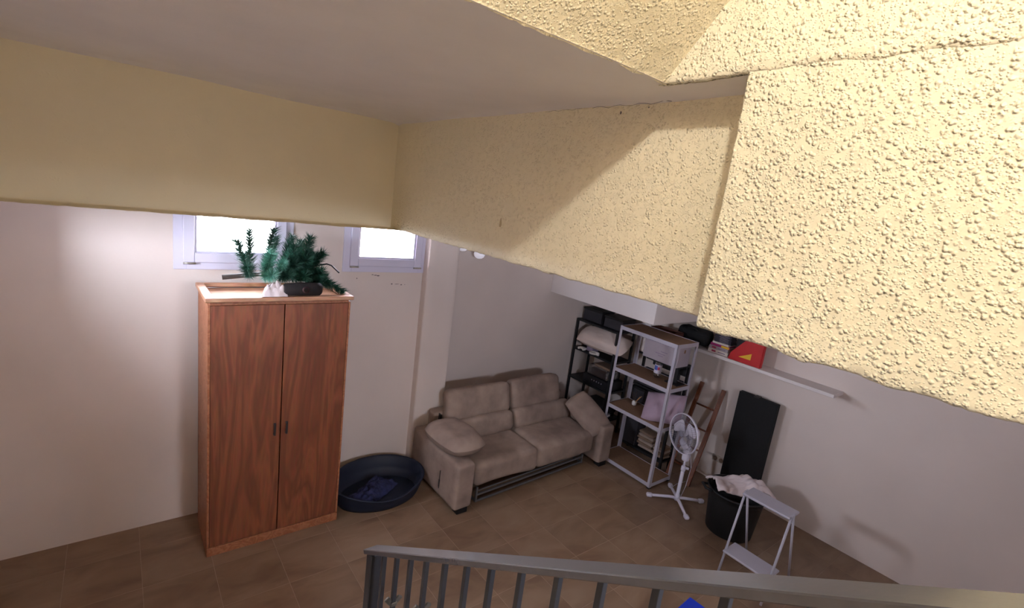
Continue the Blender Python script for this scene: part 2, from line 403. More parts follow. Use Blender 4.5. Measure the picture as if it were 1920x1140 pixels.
# ------------------------------------------------------------------ windows
def window(name, x0, x1):
    z0, z1 = WZ
    t = bpy.data.objects.new(name, None); C.objects.link(t); t['kind'] = 'structure'; base = (x0, YW, z0); t.location = base; t['base'] = list(base)
    def ring(a0, a1, b0, b1, wd, y0, y1, bev):
        m_ = MB()
        m_.box((a0, y0, b0), (a0+wd, y1, b1), bev).box((a1-wd, y0, b0), (a1, y1, b1), bev)
        m_.box((a0+wd, y0, b0), (a1-wd, y1, b0+wd), bev).box((a0+wd, y0, b1-wd), (a1-wd, y1, b1), bev); return m_
    obj('window_frame', ring(x0, x1, z0, z1, .085, YW-.012, YW+.06, .002), M['pvc'], t)
    obj('sash', ring(x0+.062, x1-.062, z0+.058, z1-.055, .078, YW-.032, YW+.05, .005), M['pvc'], t)
    obj('glazing_bead', ring(x0+.14, x1-.14, z0+.136, z1-.133, .016, YW-.02, YW+.04, .003), M['pvc'], t)
    obj('pane', MB().box((x0+.15, YW+.012, z0+.146), (x1-.15, YW+.02, z1-.143)), M['pane'], t)
    for hx in (x0+.062, x1-.062-.085):
        obj('hinge', MB().tube([(hx, YW-.034, z0+.052), (hx+.085, YW-.034, z0+.052)], .008, 10), M['steel'], t)
    return t
window('window_1', *W1)
window('window_2', *W2)
t = window('window_fill_left', 0, .85); t.rotation_euler = (0, 0, R(90)); t.location = (XL, 3.10, WZ[0])  # added out of view, brightens the right wall and shelf fronts
t = window('window_fill_front', 0, 1.0); t.rotation_euler = (0, 0, R(180)); t.location = (2.05, YB, WZ[0])  # added out of view, fill light for the sofa side and window wall
# ------------------------------------------------------------------ stairwell plaster
XB, YBm, XP, YP = 1.58, 3.452, 1.41, .812              # beam face, back beam face, pillar face, pillar edge
def wob(p, s=3.0, a=.004): return noise.noise(Vector(p)*s)*a
def sheet(poly, prof, nu_step=.02, amp=.004, fine=.0, edge_amp=0.0):
    """poly: floor-plan polyline (x,y); prof: list of (out, z), out = offset behind the face; gives a wobbly plaster skin"""
    P = [Vector((x, y, 0)) for x, y in poly]; pts = []
    for i in range(len(P)-1):
        d = (P[i+1]-P[i]); n = max(2, int(d.length/nu_step))
        nr = Vector((d.y, -d.x, 0)).normalized()
        for k in range(n+(1 if i == len(P)-2 else 0)): pts.append((P[i]+d*(k/n), nr))
    mb_ = MB(); vs = []
    for (o_, z) in prof:
        for (p, nr) in pts:
            q = Vector((p.x, p.y, z))
            h = wob(q, 2.2, amp)+wob(q, 22, amp*.35)+fine*.5*noise.noise(q*26)
            q = q+nr*(o_)-nr*h
            if edge_amp and o_ > 0 or z in EDGE_Z:
                q.z += noise.noise(Vector((p.x*16, p.y*16, 3.3)))*edge_amp+noise.noise(Vector((p.x*60, p.y*60, 1.3)))*edge_amp*.5
            vs.append(q)
    n = len(pts); fs = [[j*n+i, j*n+i+1, (j+1)*n+i+1, (j+1)*n+i] for j in range(len(prof)-1) for i in range(n-1)]
    mb_.add(vs, fs, True); return mb_
EDGE_Z = set()
def prof_up(z0, z1, ret=.16, rd=.010, step=.02):
    pr = [(ret, z0+.002), (ret*.5, z0+.001), (rd*2, z0), (rd, z0+.001), (rd*.3, z0+rd*.45), (0, z0+rd)]
    for q in pr: EDGE_Z.add(q[1])
    n = max(2, int((z1-z0)/step)); pr += [(0, z0+rd+(z1-z0-rd)*k/n) for k in range(1, n+1)]
    return pr
# beam along the stair (its face looks towards -X); polyline order keeps "behind" on the +X side
struct('wall_beam_right', sheet([(XB, .80), (XB, YBm)], prof_up(ZC, ZT+.02), .018, .005, .002, .006), M['cream'])
struct('wall_beam_back', sheet([(XB+.02, YBm), (XL-.05, YBm)], [(-a, z) for a, z in prof_up(ZC, ZT+.02)], .03, .004, .001, .004), M['cream_soft'])
# pillar: side return, rounded arris, long face running on towards the viewer
arc = [(XP+.009-.009*math.sin(a), YP-.009+.009*math.cos(a)) for a in (R(0), R(22), R(45), R(68), R(90))]
mb = sheet([(XP, YB), (XP, YP-.03)]+arc[::-1]+[(XB+.03, YP)], prof_up(ZC, ZT+.015), .014, .007, .004, .008)
struct('wall_pillar', mb, M['cream_coarse'])
# upper wall: same plane as the pillar, from the stairwell ceiling upwards
struct('wall_upper_right', sheet([(XP-.004, YB), (XP-.004, 1.2)], prof_up(ZT-.004, 6.8, .016), .016, .006, .003, .007), M['cream_coarse'])
# slabs behind the plaster: room ceiling with the floor above
struct('ceiling', MB().box((XB+.012, YB, 2.96), (XR, YS, ZT)).box((XL, YBm+.012, 2.96), (XB+.012, YS, ZT)).box((XB+.012, YB, ZC+.004), (XB+.22, YBm+.2, 2.96)).box((XL, YBm+.012, ZC+.004), (XB+.012, YBm+.2, 2.96)).box((XP+.02, YB, ZC+.01), (XB+.012, YP-.006, 6.8)), M['white_paint'])
# stairwell ceiling (flat) and the sloping underside of the flight above
def ceil_pt(u, v):
    x = XL-.1+u*(XB+.03-XL+.1); y = 1.085+v*(YBm+.03-1.085)
    z = ZT+wob((x, y, 0), 1.5, .010)
    d = XB-x
    if d < .05: z -= .012*(1-d/.05)
    d2 = YBm-y
    if d2 < .06: z -= .012*(1-d2/.06)
    return Vector((x, y, z))
def strip_pt(u, v):
    x = XP+.012+u*(XB+.03-XP-.012); y = .79+v*(1.12-.79)
    return Vector((x, y, ZT-.001-.012*max(0, min(1, 1-(XB-x)/.05))+wob((x, y, 0), 1.5, .010)))
struct('ceiling_stairwell', MB().grid(ceil_pt, 110, 110, flip=True).grid(strip_pt, 10, 20, flip=True), M['ceiling'])
struct('ceiling_stairwell_slab', MB().box((XL-.1, 1.12, ZT+.02), (XB+.03, YBm+.05, ZT+.3)), M['white_paint'])
SL = .206/.181
def slope_pt(u, v):
    x = XL-.1+u*(XP+.05-XL+.1); y = 1.095-v*2.8
    vv = v*2.8; z = ZT+SL*vv
    if vv < .02: z = ZT-.004+vv*SL
    q = Vector((x, y, z)); nr = Vector((0, -SL, -1)).normalized()
    h = wob(q, 2.0, .006)+wob(q, 20, .002)+.002*noise.noise(Vector((x*26, y*26, z*26)))
    e = noise.noise(Vector((x*14, 5, 0)))*.006+noise.noise(Vector((x*50, 5, 0)))*.004 if vv < .05 else 0
    return q+nr*h+Vector((0, 0, e))
struct('ceiling_sloping', MB().grid(slope_pt, 110, 170), M['cream_gloss'])
# sealing boards behind the sloping soffit
m_ = MB(); d_ = Vector((0, -1, SL)).normalized()
m_.beam((.33, 1.16, ZT+.03), Vector((.33, 1.16, ZT+.03))+d_*4.6, 2.4, .08, 0, (0, SL, 1)); struct('ceiling_flight_above', m_, M['white_paint'])
# boxed duct hanging under the room ceiling
mb = MB().box((4.633, 3.15, 1.925), (XR, YS, 2.965), .006, seg=2)
struct('trim_duct_box', mb, M['white_paint'])
struct('light_blocker_slab', MB().box((XL, YB, 3.92), (.02, .70, 4.06)), M['white_paint'])  # unseen slab added to keep the stair lamp off the handrail
# specks and a crack on the stairwell plaster
def speck(x, y, z, a, b, nrm='x'):
    n = 10; vs = []
    for k in range(n):
        c, s_ = math.cos(2*math.pi*k/n)*a*(.7+.5*random.random()), math.sin(2*math.pi*k/n)*b*(.7+.5*random.random())
        vs.append((x, y+c, z+s_))
    o_ = obj('plaster_speck', MB().add(vs, [list(range(n))[::-1]]), M['dark_mark'], bpy.data.objects['wall_beam_right']); return o_
speck(XB-.008, 1.403, 3.456, .004, .006); speck(XB-.008, 1.27, 3.468, .003, .003)

def crack(pts, wd):
    vs = []; n = len(pts)
    for y, z in pts: vs.append((XB-.011, y, z+wd*random.uniform(.3, 1)))
    for y, z in pts: vs.append((XB-.011, y, z-wd*random.uniform(.3, 1)))
    obj('plaster_crack', MB().add(vs, [[k, k+1, n+k+1, n+k] for k in range(n-1)]), M['dark_mark'], bpy.data.objects['wall_beam_right'])
crack([(1.17+.03*k, 3.481+.004*math.sin(k*1.7)+.003*random.random()) for k in range(14)], .0011)
crack([(1.62+.03*k, 3.483+.003*math.sin(k*2.3)) for k in range(9)], .0007)
obj('plaster_speck', MB().add([(XB-.008, 2.103+.012*math.cos(a*.6)*(.6+.5*random.random()), 2.942+.026*math.sin(a*.6)*(.6+.5*random.random())) for a in range(10)], [list(range(10))[::-1]]), mat('tan_smudge', (.72, .64, .49), .8, .05, 60), bpy.data.objects['wall_beam_right'])

# the stair itself, below the frame
m_ = MB()
m_.box((XL, 1.63, 0), (.72, 2.1, .72))
for k in range(11): m_.box((XL, 1.63-.27*(k+1), 0), (.72, 1.63-.27*k, .72+.177*(k+1)))
struct('floor_stair', m_, M['stair'])
m_ = MB().box((XL, 2.1, 0), (.72, 2.35, .54)).box((XL, 2.35, 0), (.72, 2.6, .36)).box((XL, 2.6, 0), (.72, 2.85, .18)); struct('floor_stair_foot', m_, M['stair'])

# ------------------------------------------------------------------ stair railing
rl = thing('stair_railing', 'grey iron stair railing with flat handrail and thin balusters in the foreground', 'railing', (.78, 1.6, .72))
def rz(y): return 1.612-math.tan(R(33.32))*(y-1.642)     # top of the near upper edge of the handrail
dirv = Vector((0, math.cos(R(33.32)), -math.sin(R(33.32))))
a = Vector((.78, 1.648, rz(1.648)-.010)); b = Vector((.78, -1.45, rz(-1.45)-.010))
hr = MB().beam(b, a, .062, .019, .0025, (0, 0, 1)); obj('handrail', hr, M['railing'], rl)
ys = [1.522, 1.421, 1.320, 1.219, 1.109, .997, .887, .771, .651, .532, .410, .29]
while ys[-1] > -1.3: ys.append(ys[-1]-.118)
def tread_z(y):
    return .72 if y > 1.63 else .72+.177*(math.floor((1.63-y)/.27)+1)
obj('newel_post', MB().box((.757, 1.588, .0), (.803, 1.634, rz(1.61)-.02), .003), M['railing_dark'], rl)
br = MB().beam((.78, -1.45, rz(-1.45)-.83), (.78, 1.60, rz(1.60)-.83), .035, .02, .002); obj('bottom_rail', br, M['railing_dark'], rl)
for i, y in enumerate(ys):
    bl = obj('baluster', MB().box((.772, y-.008, rz(y)-.84), (.788, y+.008, rz(y)-.012), .001), M['railing_dark'], rl)
    if i % 2 == 1:
        c = Vector((.78, y, rz(y)-.218)); m_ = MB()
        for s_ in (-1, 1):                                # two little wings bent up round the bar
            m_.beam(c+Vector((s_*.004, 0, -.016)), c+Vector((s_*.026, -s_*.006, .012)), .020, .010, .002, (0, 1, 0))
        m_.box(c+Vector((-.012, -.012, -.02)), c+Vector((.012, .012, -.004)), .002)
        co = obj('collar', m_, M['collar'], bl, off=rl['base'])

# ------------------------------------------------------------------ wardrobe
wd = thing('wardrobe', 'tall red brown pine wardrobe with recessed top against the window wall', 'wardrobe', (1.0, 4.2, 0))
X0, X1, Y0, Y1 = .485, 1.513, 3.965, 4.50
mb = MB().box((X0, Y0+.022, .08), (X0+.022, Y1, 2.065)).box((X1-.022, Y0+.022, .08), (X1, Y1, 2.065)).box((X0, Y1-.012, .08), (X1, Y1, 2.065))
mb.box((X0+.022, Y0+.022, .08), (X1-.022, Y1-.012, .10)).box((X0+.022, Y0+.05, 2.03), (X1-.022, Y1-.012, 2.05))
mb.box((X0, Y0, .08), (X0+.016, Y0+.022, 2.065), .001).box((X1-.016, Y0, .08), (X1, Y0+.022, 2.065), .001).box((X0+.016, Y0+.002, 2.060), (X1-.016, Y0+.022, 2.085), .001)
obj('carcass', mb, M['wood_edge'], wd)
mb = MB().box((X0, Y0-.004, 0), (X1, Y0+.02, .075), .003).box((X0, Y0+.02, 0), (X0+.022, Y1, .078)).box((X1-.022, Y0+.02, 0), (X1, Y1, .078))
obj('plinth', mb, M['wood_edge'], wd)
for a, b, hx in ((X0+.018, .995, .945), (1.003, X1-.018, 1.035)):
    d = obj('door', MB().box((a, Y0-.001, .082), (b, Y0+.02, 2.057), .002), M['wood'], wd)
    h = MB().box((hx, Y0-.022, .965), (hx+.016, Y0-.012, 1.075), .003).box((hx, Y0-.014, .97), (hx+.016, Y0, .985)).box((hx, Y0-.014, 1.055), (hx+.016, Y0, 1.07))
    obj('handle', h, M['handle'], d, off=wd['base'])
mb = MB(); z0, z1 = 2.086, 2.118
mb.box((X0-.02, Y0-.022, z0), (X1+.018, Y0+.05, z1), .004).box((X0-.02, Y1-.03, z0), (X1+.018, Y1, z1), .004)
mb.box((X0-.02, Y0+.05, z0), (X0+.035, Y1-.03, z1), .003).box((X1-.04, Y0+.05, z0), (X1+.018, Y1-.03, z1), .003)
obj('cornice', mb, M['wood_top'], wd)
obj('top_panel', MB().box((X0+.035, Y0+.05, 2.066), (X1-.04, Y1-.03, 2.078)), M['wood_top'], wd)

# ------------------------------------------------------------------ artificial tree lying on the wardrobe
tr = thing('artificial_tree', 'dark green artificial pine tree lying on top of the wardrobe', 'tree', (1.1, 4.25, 2.085))
tube_part('trunk', [(.62, 4.30, 2.20), (.95, 4.28, 2.24), (1.26, 4.24, 2.25)], [.02, .018, .012], M['branch'], tr)
def spray(p0, p1, rad, nn, m, pale=False, name='branch'):
    p0 = Vector(p0); p1 = Vector(p1); d = p1-p0; ln = d.length; ax = d.normalized()
    x = ax.cross(Vector((.3, .2, 1))).normalized(); y = ax.cross(x)
    bm_ = MB(); bm_.tube([p0, p0+d*.5+Vector((0, 0, .008)), p1], [.0045, .004, .002], 5)
    st = obj(name, bm_, M['branch'], tr)
    nm = MB()
    for i in range(nn):
        t_ = random.random()**.85; a = random.random()*2*math.pi; base = p0+d*t_
        dr = (x*math.cos(a)+y*math.sin(a))*1.0+ax*(.55+.6*random.random())
        dr.normalize(); L_ = rad*(.62+.36*random.random())*(1 if t_ < .8 else .85)
        tip = base+dr*L_; sd = dr.cross(Vector((random.random()-.5, random.random()-.5, random.random()-.5))).normalized()*.0024
        nm.add([base-sd, base+sd, tip], [[0, 1, 2]])
    nd = obj('needles', nm, m, st, off=tr['base']); return st
BR = [((1.16, 4.22, 2.26), (1.225, 4.16, 2.56), .10, 900, 'needle'), ((1.18, 4.22, 2.26), (1.32, 4.14, 2.44), .10, 900, 'needle'),
      ((1.20, 4.2, 2.28), (1.485, 4.07, 2.13), .085, 900, 'needle'), ((1.06, 4.2, 2.26), (1.08, 4.06, 2.50), .10, 800, 'needle'),
      ((1.14, 4.2, 2.26), (1.17, 4.04, 2.40), .11, 800, 'needle'), ((1.05, 4.2, 2.26), (1.08, 4.03, 2.36), .11, 800, 'needle'),
      ((1.1, 4.2, 2.22), (1.15, 4.02, 2.27), .11, 800, 'needle'), ((1.2, 4.2, 2.22), (1.29, 4.05, 2.30), .11, 800, 'needle'),
      ((1.2, 4.2, 2.20), (1.36, 4.07, 2.20), .09, 800, 'needle'), ((1.0, 4.2, 2.22), (1.03, 4.0, 2.28), .10, 700, 'needle'),
      ((1.03, 4.22, 2.24), (.99, 4.03, 2.37), .09, 700, 'needle_pale'), ((1.06, 4.24, 2.26), (1.05, 4.08, 2.43), .09, 600, 'needle_pale'),
      ((1.0, 4.25, 2.22), (1.10, 4.22, 2.56), .09, 700, 'needle'), ((1.18, 4.28, 2.24), (1.20, 4.34, 2.50), .10, 700, 'needle'),
      ((.9, 4.22, 2.24), (.92, 4.06, 2.62), .10, 700, 'needle'), ((.9, 4.22, 2.24), (.90, 4.0, 2.44), .10, 700, 'needle_pale'),
      ((.9, 4.22, 2.22), (.91, 4.0, 2.28), .10, 700, 'needle_pale'), ((.8, 4.22, 2.22), (.74, 4.02, 2.34), .10, 600, 'needle'),
      ((.8, 4.25, 2.24), (.70, 4.2, 2.50), .10, 600, 'needle'), ((.8, 4.25, 2.24), (.80, 4.28, 2.58), .10, 600, 'needle'),
      ((1.26, 4.22, 2.24), (1.30, 4.3, 2.40), .10, 700, 'needle'), ((.95, 4.28, 2.24), (1.0, 4.34, 2.52), .10, 600, 'needle'),
      ((1.2, 4.25, 2.2), (1.38, 4.22, 2.22), .10, 700, 'needle'), ((1.1, 4.22, 2.25), (1.20, 4.10, 2.46), .10, 800, 'needle'),
      ((1.12, 4.26, 2.2), (1.2, 4.16, 2.34), .12, 900, 'needle'), ((1.24, 4.2, 2.2), (1.30, 4.10, 2.22), .10, 700, 'needle')]
for p0, p1, rd, nn, mm in BR: spray(p0, p1, rd, nn, M[mm])
tube_part('bare_wire', [(1.26, 4.16, 2.33), (1.35, 4.12, 2.355), (1.385, 4.11, 2.345), (1.45, 4.10, 2.285)], .006, M['black'], tr)
lg = thing('log_roll', 'dark brown bark roll with a reddish ring on its side on the wardrobe top', 'log', (1.15, 4.05, 2.12))
mb = MB(); n = 14
mb.tube([(.985, 3.99, 2.170), (1.0, 3.99, 2.170), (1.10, 3.99, 2.172), (1.22, 3.992, 2.172), (1.262, 3.995, 2.170), (1.275, 3.995, 2.17)], [.034, .046, .0535, .0525, .050, .038], 16)
obj('roll', mb, M['bark'], lg)
mb = MB(); mb.lathe([(.016, 0), (.027, .003), (.016, .006)], 16, axes((1.14, 3.937, 2.176), (1, 0, 0), (0, -1, .15))); obj('ring_mark', mb, M['bark_red'], lg)
def crumple(cx, cy, cz, sx, sy, h, seed, n=26, sag=0):
    def fn(u, v):
        a, b = 2*u-1, 2*v-1
        rr = max(abs(a), abs(b)); e = 1-rr**3
        p = Vector((cx+sx/2*a*(1+.18*noise.noise(Vector((b*2, seed, 1)))), cy+sy/2*b*(1+.18*noise.noise(Vector((a*2, seed, 5)))), cz))
        z = h*e*(.55+.6*abs(noise.noise(Vector((a*2.2+seed, b*2.2, 0))))+.35*abs(noise.noise(Vector((a*5+seed, b*5, 2)))))
        return p+Vector((0, 0, z+.004))
    return MB().grid(fn, n, n)
o = obj('white_fabric', crumple(.925, 3.985, 2.118, .17, .07, .12, 3.1, 18), M['white_cloth']); tag(o, 'crumpled white fabric on the wardrobe front edge beside the bark roll', 'cloth')

# ------------------------------------------------------------------ dog bed and its blanket
db = thing('dog_bed', 'oval navy blue plastic dog bed on the floor beside the sofa', 'dog bed', (2.0, 4.15, 0))
def db_ring(u, rx, ry, z): 
    a = 2*math.pi*u; return Vector((2.0+.985*rx*math.cos(a), 4.165+ry*math.sin(a), z))
def rim_h(u):
    a = 2*math.pi*u; s_ = math.sin(a); return .205+.035*s_-.03*max(0, -s_)**6*1.3
prof = [(.40, .265, .004), (.415, .275, .0), (.43, .29, .03), (.452, .312, .5), (.470, .328, .93), (.482, .340, 1.0), (.470, .33, 1.03), (.452, .312, .98), (.432, .292, .55), (.405, .265, .10), (.385, .25, .035), (.2, .13, .03), (.001, .001, .03)]
def db_pt(u, v):
    i = min(int(round(v*(len(prof)-1))), len(prof)-1); rx, ry, hz = prof[i]
    z = hz if i in (0, 1, 2, 10, 11, 12) else hz*rim_h(u)
    return db_ring(u, rx, ry, z)
obj('basket', MB().grid(db_pt, 56, len(prof)-1), M['navy'], db)
o = None
def blanket_pt(u, v):
    a, b = 2*u-1, 2*v-1
    c, s_ = math.cos(R(38)), math.sin(R(38))
    lx = a*.27*(1+.15*noise.noise(Vector((b*3, 2, 0)))); ly = b*.13*(1+.35*noise.noise(Vector((a*3, 7, 0))))
    x = 1.945+lx*c-ly*s_; y = 4.165+lx*s_*.8+ly*c
    e = 1-max(abs(a), abs(b))**4
    z = .040+e*(.05+.07*abs(noise.noise(Vector((a*3, b*2.2, 1))))+.035*abs(noise.noise(Vector((a*7, b*6, 2)))))
    if a < -.6: z += (-.6-a)*.10
    return Vector((x, y, z))
o = obj('blanket', MB().grid(blanket_pt, 44, 26), M['blanket']); tag(o, 'crumpled blue patterned blanket lying in the oval dog bed', 'blanket')

# ------------------------------------------------------------------ sofa
sf = thing('sofa', 'taupe suede two seat sofa with loose arm pillows and metal pull out frame', 'sofa', (3.62, 4.0, 0))
def soft(seed, amp=.006, s=5):
    def d(q, nr): return nr*(noise.noise(Vector((q.x*s+seed, q.y*s, q.z*s)))*amp)
    return d
def block(name, lo, hi, r, m=M['suede'], seed=0, amp=.004, n=12, mtx=None, s=5, parent=None):
    lo = Vector(lo); hi = Vector(hi); c = (lo+hi)/2
    T = Matrix.Translation(c); T = T @ mtx if mtx else T
    o_ = obj(name, MB().rbox(hi-lo, r, n, T, soft(seed, amp, s)), m, parent or sf, off=sf['base']); return o_
for (xa, xb, sg) in ((2.482, 2.695, -1), (4.555, 4.768, 1)):
    ar = block('armrest', (xa, 3.50, .05), (xb, 4.44, .535), .035, seed=xa, amp=.004)
    for (fx, fy) in ((xa+.05 if sg < 0 else xb-.17, 3.51), (xa+.05 if sg < 0 else xb-.17, 4.32)):
        obj('foot', MB().box((fx, fy, 0), (fx+.12, fy+.09, .06), .004), M['black'], sf)
    if sg < 0:
        obj('zip', MB().box((xa-.007, 3.80, .14), (xa+.004, 3.806, .34), .001).box((xa-.010, 3.796, .16), (xa+.002, 3.81, .24), .001), M['handle'], ar, off=sf['base'])
block('base_frame', (2.69, 3.72, .12), (4.56, 4.40, .22), .02, M['black'], 3, 0, 4)
block('back_frame', (2.665, 4.33, .10), (4.60, 4.47, .70), .03, seed=9)
obj('back_frame_strip', MB().box((2.722, 4.29, .45), (2.74, 4.34, .685), .004), M['black'], sf)
# seat cushions: soft blocks whose front rolls down
block('seat_cushion', (2.772, 3.585, .165), (3.618, 4.22, .445), .07, seed=21, amp=.016, n=16, s=3.2)
block('seat_cushion', (3.622, 3.590, .165), (4.552, 4.22, .450), .07, seed=33, amp=.016, n=16, s=3.2)
def back_cushion(name, x0, x1, yc, zc, dy, dz, tilt, seed):
    T = Matrix.Translation(((x0+x1)/2, yc, zc)) @ Matrix.Rotation(R(tilt), 4, 'X')
    o_ = obj(name, MB().rbox((x1-x0, dy, dz), .07, 14, T, soft(seed, .014, 3.5)), M['suede'], sf); return o_
back_cushion('back_cushion_lower', 2.745, 3.625, 4.17, .535, .20, .25, -14, 41)
back_cushion('back_cushion_lower', 3.640, 4.545, 4.17, .535, .20, .25, -14, 47)
back_cushion('headrest', 2.765, 3.628, 4.295, .775, .19, .36, -14, 51)
back_cushion('headrest', 3.645, 4.435, 4.285, .785, .19, .37, -14, 57)
# pull-out frame under the seat
mb = MB()
mb.beam((2.80, 3.585, .030), (4.44, 3.66, .035), .018, .022, .002).beam((2.80, 3.585, .100), (4.44, 3.66, .105), .018, .022, .002)
for x, y in ((2.80, 3.585), (4.43, 3.66)): mb.beam((x, y, .02), (x, y, .19 if x < 3 else .14), .02, .02, .002)
mb.beam((2.80, 3.585, .03), (2.80, 4.2, .03), .02, .02, .002).beam((4.43, 3.66, .03), (4.43, 4.2, .03), .02, .02, .002)
for x in (2.80, 4.43): mb.box((x-.02, 4.1, 0), (x+.02, 4.14, .04))
obj('pull_out_frame', mb, M['grey_metal'], sf)
mb = MB().beam((2.83, 3.60, .135), (4.40, 3.672, .140), .014, .014, .002); obj('frame_brace', mb, M['grey_metal'], sf)
mb = MB().beam((2.735, 3.64, .09), (2.765, 3.70, .27), .05, .035, .008).beam((2.755, 3.62, .07), (2.765, 3.64, .2), .02, .03, .004); obj('hinge_bracket', mb, M['black'], sf)
# loose arm pillows
o = obj('arm_pillow', MB().pillow(.47, .66, .22, axes((2.655, 3.88, .640), (1, .06, -.02), (0, 0, 1)), seed=4, ear=.05, rnd=.9), M['suede']); tag(o, 'taupe suede pillow lying flat on the sofa arm next to the dog bed', 'pillow', 'loose sofa arm pillows')
u_ = Vector((.10, -.42, -.27)).normalized(); n_ = Vector((-.42, -.48, .72)); 
o = obj('arm_pillow', MB().pillow(.58, .36, .19, axes((4.56, 3.795, .60), u_, n_), seed=8, ear=.05, rnd=.6), M['suede']); tag(o, 'taupe suede pillow slumped over the sofa arm next to the white shelving', 'pillow', 'loose sofa arm pillows')

# ------------------------------------------------------------------ white shelving unit
ws = thing('white_shelving', 'white metal shelving unit with four brown boards right of the sofa', 'shelf unit', (4.98, 3.29, 0))
xa, xb, ya, yb = 4.775, 5.19, 2.885, 3.70
LV = [(1.76), (1.235), (.757), (.065)]
for (x, y, sx, sy) in ((xa, ya, 1, 1), (xb, ya, -1, 1), (xa, yb, 1, -1), (xb, yb, -1, -1)):
    mb = MB().box((min(x, x+sx*.036), min(y, y+sy*.003), .01), (max(x, x+sx*.036), max(y, y+sy*.003), 1.765))
    mb.box((min(x, x+sx*.003), min(y, y+sy*.036), .01), (max(x, x+sx*.003), max(y, y+sy*.036), 1.765))
    ps = obj('post', mb, M['white_metal'], ws)
    obj('foot', MB().box((min(x, x+sx*.038)-.001, min(y, y+sy*.038)-.001, 0), (max(x, x+sx*.038), max(y, y+sy*.038), .02), .002), M['black'], ps, off=ws['base'])
for z in LV:
    h = .042
    for (lo, hi) in (((xa+.001, ya+.004, z-h), (xa+.006, yb-.004, z+.004)), ((xb-.006, ya+.004, z-h), (xb-.001, yb-.004, z+.004)),
                     ((xa+.006, ya+.001, z-h), (xb-.006, ya+.006, z+.004)), ((xa+.006, yb-.006, z-h), (xb-.006, yb-.001, z+.004))):
        obj('rail', MB().box(lo, hi, .001), M['white_metal'], ws)
    obj('board', MB().box((xa+.006, ya+.006, z-.008), (xb-.006, yb-.006, z), .001), M['hardboard'], ws)

# ------------------------------------------------------------------ black shelving units along the right wall
def black_unit(label, ya, yb, xa, xb, levels):
    t_ = thing('black_shelving', label, 'shelf unit', (xa, ya, 0), 'black metal shelving along the right wall')
    top = max(levels)
    for x in (xa, xb-.03):
        for y in (ya, yb-.03): obj('post', MB().box((x, y, 0), (x+.03, y+.03, top+.004), .002), M['black_metal'], t_)
    for z in levels: obj('board', MB().box((xa+.002, ya+.002, z-.025), (xb-.002, yb-.002, z), .002), M['black_metal'], t_)
    return t_
black_unit('tall black metal shelving in the corner, holding the big cream pillow', 4.06, 4.835, 5.215, 5.60, [1.53, 1.10, .66, .24])
black_unit('black metal shelving standing behind the white shelving unit', 3.06, 3.74, 5.215, 5.435, [1.40, .98, .60, .15])

# pillow on the corner shelving
o = obj('cream_pillow', MB().pillow(.84, .35, .22, axes((5.315, 4.36, 1.325), (.10, -1, -.02), (-.55, 0, .84)), seed=12, ear=.05, rnd=.6), M['pillow']); tag(o, 'plump cream bed pillow sticking out of the black corner shelving', 'pillow')
# small white gadgets on the second black board
t = thing('game_controller', 'white game controller nearest the wall on the black corner shelving', 'controller', (5.25, 4.66, 1.10))
mb = MB().rbox((.06, .10, .035), .016, 6, Matrix.Translation((5.25, 4.66, 1.122))); obj('body', mb, M['ceramic'], t)
for s_ in (-1, 1): obj('grip', MB().rbox((.07, .03, .035), .014, 5, Matrix.Translation((5.225, 4.66+s_*.045, 1.120))), M['ceramic'], t)
t = thing('white_cup_ring', 'white ring shaped holder under the cream pillow on the black corner shelving', 'holder', (5.24, 4.45, 1.10))
obj('ring', MB().lathe([(.045, .0), (.062, .004), (.066, .025), (.060, .03), (.047, .028), (.043, .01)], 24, Matrix.Translation((5.25, 4.45, 1.101)), closed=True), M['ceramic'], t)
obj('stem', MB().rbox((.03, .05, .05), .012, 5, Matrix.Translation((5.25, 4.375, 1.126))), M['ceramic'], t)
o = obj('grey_packet', MB().rbox((.14, .12, .09), .015, 5, Matrix.Translation((5.34, 4.56, 1.146))), M['print']); tag(o, 'small grey packet behind the white gadgets on the black corner shelving', 'packet')
# third board: stereo, tub, papers
t = thing('stereo', 'dark stereo receiver with a row of small pale buttons on the black corner shelving', 'stereo', (5.4, 4.3, .66))
obj('case', MB().box((5.23, 4.10, .662), (5.56, 4.56, .79), .004), M['stereo'], t)
for k in range(5): obj('button', MB().box((5.224, 4.20+k*.045, .735), (5.231, 4.212+k*.045, .752), .001), M['dvd_text'], t)
t = thing('storage_tub', 'see through storage tub with dark contents on the black corner shelving', 'tub', (5.4, 4.28, .79))
obj('tub', MB().box((5.24, 4.14, .796), (5.54, 4.50, .95), .015), M['clear'], t)
obj('contents', MB().rbox((.24, .30, .10), .03, 6, Matrix.Translation((5.39, 4.32, .85)), soft(3, .02, 12)), M['dark_box'], t)
o = obj('flat_box', MB().box((5.25, 4.08, .953), (5.50, 4.40, .985), .003), M['kraft']); tag(o, 'tan flat box lying on the see through tub', 'box')
def book(lo, hi, m, label, group, page=None, ang=0, cat='book', axis='x'):
    """a closed book lying flat: cover and page block"""
    lo = Vector(lo); hi = Vector(hi); c = (lo+hi)/2
    t_ = thing('book', label, cat, (c.x, c.y, lo.z), group)
    d = hi-lo; cv = min(.004, d.z*.2)
    mb_ = MB().box((-d.x/2, -d.y/2, 0), (d.x/2, d.y/2, cv)).box((-d.x/2, -d.y/2, d.z-cv), (d.x/2, d.y/2, d.z)).box((-d.x/2, -d.y/2, cv), (-d.x/2+.004, d.y/2, d.z-cv))
    obj('cover', mb_, m, t_, off=(0, 0, 0))
    obj('pages', MB().box((-d.x/2+.004, -d.y/2+.004, cv), (d.x/2-.004, d.y/2-.004, d.z-cv)), M['paper'] if not page else page, t_, off=(0, 0, 0))
    t_.rotation_euler = (0, 0, R(ang)); return t_
